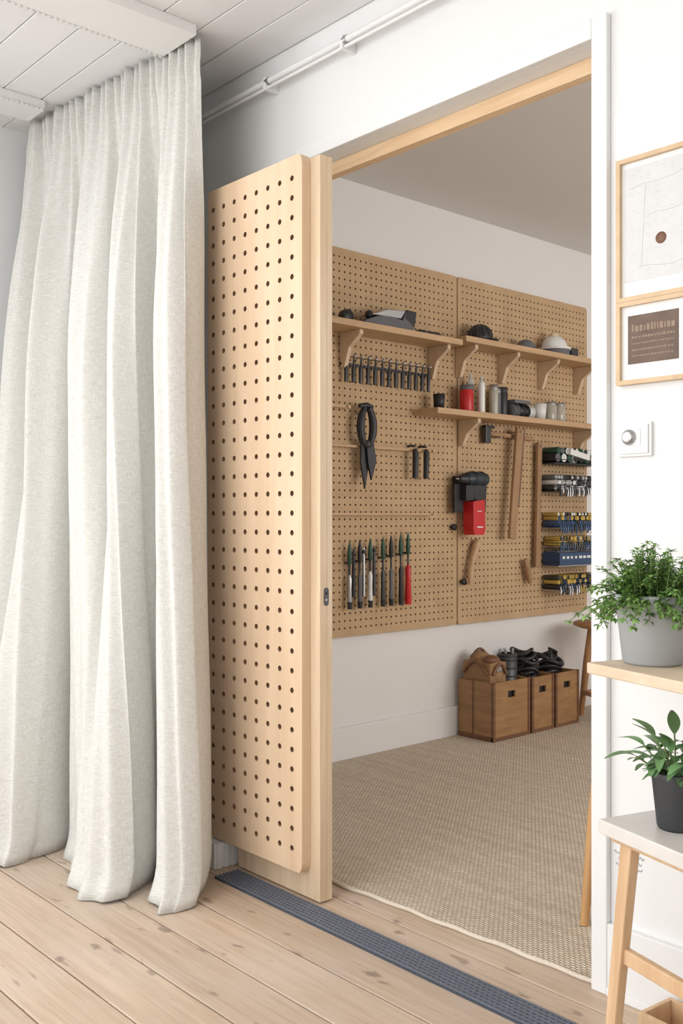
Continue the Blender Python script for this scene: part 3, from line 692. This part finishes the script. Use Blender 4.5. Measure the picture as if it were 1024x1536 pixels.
MID = [(0, -2.22, -0.48), (0.05, -2.16, -0.50), (0.10, -2.10, -0.38), (0.14, -2.05, -0.31), (0.18, -1.99, -0.44), (0.24, -1.91, -0.51), (0.29, -1.86, -0.40), (0.33, -1.86, -0.29), (0.37, -1.80, -0.30), (0.42, -1.74, -0.46), (0.50, -1.62, -0.49),
       (0.53, -1.59, -0.38), (0.56, -1.60, -0.30), (0.60, -1.52, -0.41), (0.68, -1.42, -0.48), (0.72, -1.39, -0.40), (0.76, -1.41, -0.30), (0.80, -1.35, -0.31), (0.84, -1.28, -0.42), (0.92, -1.185, -0.41), (0.96, -1.18, -0.35), (1.0, -1.215, -0.28)]
NC, NR = 680, 90
b = B('linen_curtain'); vs = []; ZT = 2.590
def sm(a, b_, x): x = max(0, min(1, (x-a)/(b_-a))); return x*x*(3-2*x)
for r in range(NR+1):
    h = r/NR
    for c in range(NC+1):
        t = c/NC
        tx = -2.265 + 1.027*t; ty = -0.362 + 0.087*t
        mx_, my_ = cr(MID, t); bx, by = cr(BOT, t)
        w1 = sm(-0.05, 0.40, h); w2 = sm(0.25, 1.1, h)
        x = tx*(1-w1)+mx_*w1; y_ = ty*(1-w1)+my_*w1
        x = x*(1-w2)+bx*w2; y_ = y_*(1-w2)+by*w2
        top = 1-sm(0.0, 0.075, h)
        edge = min(1, min(t, 1-t)/0.03)
        pin = (0.015*math.sin(2*math.pi*26*t)*(0.5+0.5*top)*max(0, 1-h*2.8) + 0.014*math.sin(2*math.pi*(11*t+0.3*math.sin(7*t)))*max(0, 1-abs(h-0.2)*2.5)
               + 0.0095*math.sin(2*math.pi*(19*t+0.35*math.sin(8*t)+0.12*math.sin(h*4)))*sm(0.08, 0.25, h))
        y_ += pin*(0.3+0.7*edge)
        if h > 0.1: y_ += 0.003*math.sin(37*t+9*h)*math.sin(13*h+5*t)
        zb = 0.006 + 0.004*math.sin(t*40)
        z = ZT + (zb-ZT)*h
        if 0.032 < h < 0.045: y_ -= 0.003
        if h > 0.96:
            k = (h-0.96)/0.04; y_ -= 0.026*k*k; x += 0.008*k*math.sin(t*60)
        vs.append((x, y_, z))
W = NC+1
fs = [(r*W+c, (r+1)*W+c, (r+1)*W+c+1, r*W+c+1) for r in range(NR) for c in range(NC)]
b.add(vs, fs, LINEN, True)
ob = b.done(solid=0.003)

# ------------------------------------------------------------------ wall pictures, switch, script label
b = B('framed_picture')
fx0, fx1 = 0.066, 0.43; za, zb_, zc = 1.398, 1.585, 1.909; d = 0.018; w = 0.010
def frame(x0, x1, z0, z1):
    b.box((x0, -d, z0), (x0+w, -0.0005, z1), FRAMEW); b.box((x1-w, -d, z0), (x1, -0.0005, z1), FRAMEW)
    b.box((x0+w, -d, z0), (x1-w, -0.0005, z0+w), FRAMEW); b.box((x0+w, -d, z1-w), (x1-w, -0.0005, z1), FRAMEW)
    b.box((x0+w, -0.008, z0+w), (x1-w, -0.001, z1-w), MATW)
frame(fx0, fx1, za, zb_); frame(fx0, fx1, zb_+0.0005, zc)
b.box((fx0+0.016, -0.009, zb_+0.045), (fx1-0.03, -0.008, zc-0.022), PAPER)
# faint pencil drawing: long sketch strokes and small writing
for k in range(34):
    zz = zb_+0.052+k*0.0072
    if k % 5 == 4: continue
    for q in range(14):
        if R.random() < 0.6 and not (abs(zz-1.715) < 0.018 and 3 <= q <= 5): 
            xa_ = fx0+0.030+q*0.020+R.uniform(0, .006); b.box((xa_, -0.0092, zz), (xa_+R.uniform(.003, .012), -0.009, zz+R.uniform(0.0006, 0.0018)), SKETCH)
for (sx0, sz0, sx1, sz1) in ((0.03, 1.84, 0.30, 1.86), (0.05, 1.66, 0.28, 1.65), (0.06, 1.66, 0.07, 1.84), (0.20, 1.655, 0.19, 1.85), (0.07, 1.77, 0.28, 1.79)):
    b.tube([(fx0+sx0+(sx1-sx0)*i/8, -0.0091, sz0+(sz1-sz0)*i/8+0.003*math.sin(i*1.9)) for i in range(9)], 0.0006, SKETCH, 5)
b.lathe((fx0+0.108, -0.0096, 1.715), [(0.0, -0.002), (0.011, -0.002), (0.013, 0)], COPPER, 24, 'Y')
b.box((fx0+0.026, -0.0095, za+0.046), (fx0+0.150, -0.008, zb_-0.032), PLAQ)
for row_, (zz, hh) in enumerate(((za+0.118, 0.017), (za+0.103, 0.006), (za+0.090, 0.004), (za+0.075, 0.005), (za+0.062, 0.004))):
    xq = fx0+0.036
    while xq < fx0+0.138:
        ww = R.uniform(0.003, 0.009)*(1 if row_ == 0 else 0.6); b.box((xq, -0.0100, zz), (xq+ww, -0.0095, zz+hh*R.uniform(.7, 1)), PLAQT); xq += ww+(0.003 if row_ == 0 else 0.0018)
b.done(0.0006)
b = B('dimmer_switch')
b.box((0.066, -0.009, 1.236), (0.150, -0.0003, 1.312), WPL); b.box((0.072, -0.013, 1.242), (0.144, -0.009, 1.306), WPL)
b.box((0.078, -0.0145, 1.260), (0.126, -0.013, 1.298), WPL)
b.lathe((0.098, -0.0145, 1.279), [(0.0175, 0), (0.0175, -0.003), (0.0155, -0.005), (0.013, -0.010), (0.011, -0.011), (0, -0.011)], STEEL, 28, 'Y')
b.lathe((0.098, -0.0257, 1.279), [(0.0105, 0.001), (0.010, -0.001), (0, -0.001)], WPL, 24, 'Y')
b.done(0.002)
b = B('handwritten_wall_label')
for k, (xa_, zz, n_) in enumerate(((0.052, 0.330, 9), (0.062, 0.316, 7), (0.056, 0.302, 8))):
    b.tube([(xa_+i*0.0022, -0.0008, zz+0.003*math.sin(i*1.7)+0.0015*math.sin(i*0.9)) for i in range(n_*4)], 0.0008, INK, 5)
b.done()

# ------------------------------------------------------------------ plant stand
RZ = Matrix.Translation((0.205, -0.339, 0)) @ Matrix.Rotation(math.radians(-17), 4, 'Z')
b = B('plant_stand'); b.M = RZ
b.box((0, 0, 0.794), (0.36, 0.225, 0.816), OAKTOP)
b.box((0.035, 0.0, 0.492), (0.42, 0.27, 0.52), MARB)
b.box((0.052, 0.015, 0.480), (0.40, 0.255, 0.4915), OAK)
for (tx, ty, fx, fy) in ((0.085, 0.035, 0.052, 0.008), (0.365, 0.035, 0.40, 0.008), (0.085, 0.235, 0.052, 0.262), (0.365, 0.235, 0.40, 0.262)):
    b.beam((tx, ty, 0.481), (fx, fy, 0.0015), 0.030, 0.024, OAK, up=(0, 1, 0), w1=0.024, d1=0.020)
for (tx, ty) in ((0.100, 0.19), (0.33, 0.19)):
    b.beam((tx, ty, 0.5205), (tx, ty, 0.7935), 0.028, 0.024, OAK, up=(0, 1, 0))
b.box((0.075, 0.02, 0.255), (0.375, 0.036, 0.285), OAK); b.box((0.075, 0.235, 0.20), (0.375, 0.251, 0.23), OAK)
b.done(0.003)

def pot(name, c, r0, r1, h, mt):
    b = B(name)
    b.lathe(c, [(0, 0), (r0*0.93, 0), (r0, 0.006), (r1*0.985, h*0.9), (r1, h), (r1*0.97, h+0.002), (r1*0.93, h), (r1*0.92, h*0.86)], mt, 48)
    b.lathe(c, [(r1*0.922, h*0.86), (r1*0.5, h*0.9), (0, h*0.91)], SOIL, 24)
    return b
def leaf(b, base, d, up, ln, wd, mt, bend=0.3, ns=5):
    d = Vector(d).normalized(); up = Vector(up); sd = d.cross(up)
    if sd.length < 1e-3: sd = Vector((1,0,0))
    sd.normalize(); nn = sd.cross(d).normalized(); base = Vector(base); vs = []
    for i in range(ns+1):
        t = i/ns; w_ = wd*math.sin(math.pi*min(0.98, t*0.92+0.04))**0.8*0.5
        p = base + d*ln*t - nn*(bend*ln*t*t); vs += [p - sd*w_ + nn*w_*0.3, p, p + sd*w_ + nn*w_*0.3]
    fs = []
    for i in range(ns):
        a = i*3; fs += [(a, a+1, a+4, a+3), (a+1, a+2, a+5, a+4)]
    b.add(vs, fs, mt, True)
c = RZ @ Vector((0.068, 0.105, 0.8165))
b = pot('potted_fern', c, 0.057, 0.071, 0.132, POTG)
for k in range(230):
    a = R.uniform(0, 2*math.pi); el = R.uniform(0.05, 1.5)**1.0; ln = R.uniform(0.05, 0.108)
    d = Vector((math.cos(a)*math.cos(el), math.sin(a)*math.cos(el), math.sin(el)))
    p0 = c + Vector((math.cos(a)*R.uniform(0, .06), math.sin(a)*R.uniform(0, .06), 0.118))
    pts = []
    for i in range(7):
        t = i/6; pts.append(p0 + d*ln*t + Vector((0, 0, 0.012*t-0.06*t*t*math.cos(el))))
    b.tube(pts, [0.0013]*6+[0.0006], STEM, 4)
    for i in range(1, 7):
        tdir = (pts[i]-pts[i-1]).normalized()
        for q in range(8):
            ra = R.uniform(0, 2*math.pi); o = Vector((math.cos(ra), math.sin(ra), R.uniform(-0.5, 0.8)))
            leaf(b, pts[i]+o*0.002, tdir*0.5+o, Vector((0.1, 0, 1)), R.uniform(0.007, 0.013), 0.0066, FERN, 0.3, 2)
b.done()
c = RZ @ Vector((0.142, 0.095, 0.5205))
b = pot('potted_leafy_plant', c, 0.036, 0.046, 0.105, POTB)
for k in range(22):
    a = k*2.4 + R.uniform(-.2, .2); el = R.uniform(0.5, 1.4); ln = R.uniform(0.035, 0.080)
    d = Vector((math.cos(a)*math.cos(el), math.sin(a)*math.cos(el), math.sin(el)))
    p0 = c + Vector((math.cos(a)*0.012, math.sin(a)*0.012, 0.092)); pts = [p0 + d*ln*t/5 for t in range(6)]
    b.tube(pts, 0.0017, STEM, 5)
    leaf(b, pts[-1], d+Vector((0, 0, -0.1)), (0, 0, 1), R.uniform(0.042, 0.056), 0.024, LEAF, 0.6, 8)
    for q in (1, 3, 4):
        a2 = a + R.choice((-1, 1))*R.uniform(0.7, 1.3); leaf(b, pts[q], Vector((math.cos(a2), math.sin(a2), R.uniform(0, .9))), (0, 0, 1), R.uniform(0.034, 0.048), 0.020, LEAF, 0.6, 7)
b.done()

b = B('small_wooden_box')
b.M = Matrix.Translation((0.20, -0.145, 0.0005)) @ Matrix.Rotation(math.radians(-6), 4, 'Z')
b.box((0, 0, 0), (0.26, 0.11, 0.01), OAK)
b.box((0, 0, 0.01), (0.26, 0.01, 0.03), OAK); b.box((0, 0, 0.036), (0.26, 0.01, 0.065), OAK)
b.box((0, 0.10, 0.01), (0.26, 0.11, 0.065), OAK); b.box((0, 0.01, 0.01), (0.01, 0.10, 0.065), OAK); b.box((0.25, 0.01, 0.01), (0.26, 0.10, 0.065), OAK)
b.done(0.0015)

# ------------------------------------------------------------------ lights
def area(name, loc, rot, sx, sy, p, col=(1, 1, 1)):
    l = bpy.data.lights.new(name, 'AREA'); l.shape = 'RECTANGLE'; l.size = sx; l.size_y = sy; l.energy = p; l.color = col
    o = bpy.data.objects.new(name, l); o.location = loc; o.rotation_euler = [math.radians(a) for a in rot]; S.collection.objects.link(o)
area('window_daylight', (0.0, YB-0.2, 1.45), (90, 0, 0), 4.2, 1.8, 98, (0.97, 0.985, 1.0))
area('left_window_daylight', (XL-0.2, (wy0+wy1)/2, 1.45), (90, 0, -90), 2.1, 1.7, 48, (0.97, 0.985, 1.0))
area('ceiling_fill', (-0.7, -1.9, 2.54), (0, 0, 0), 1.2, 1.4, 18, (0.99, 0.995, 1.0))  # added fill below the ceiling to brighten the walls, no fixture modelled
area('inner_fill_light', (IXR+0.15, 2.5, 1.55), (0, 90, 0), 1.5, 2.6, 72, (1.0, 0.97, 0.93))  # added fill from the unseen right side, brightens inner wall and ceiling

w = bpy.data.worlds.new('World'); S.world = w; w.use_nodes = True
w.node_tree.nodes['Background'].inputs[0].default_value = (0.9, 0.94, 1.0, 1); w.node_tree.nodes['Background'].inputs[1].default_value = 0.9

# ------------------------------------------------------------------ camera
cd = bpy.data.cameras.new('Camera'); cam = bpy.data.objects.new('Camera', cd); S.collection.objects.link(cam); S.camera = cam
cd.sensor_fit = 'VERTICAL'; cd.sensor_height = 36; cd.sensor_width = 24; cd.lens = 34.43
cd.shift_y = 7/1536
cam.location = (1.310, -1.9726, 1.10); cam.rotation_euler = (math.radians(90), 0, math.radians(48.11))
S.view_settings.view_transform = 'Standard'
S.view_settings.exposure = 0.0
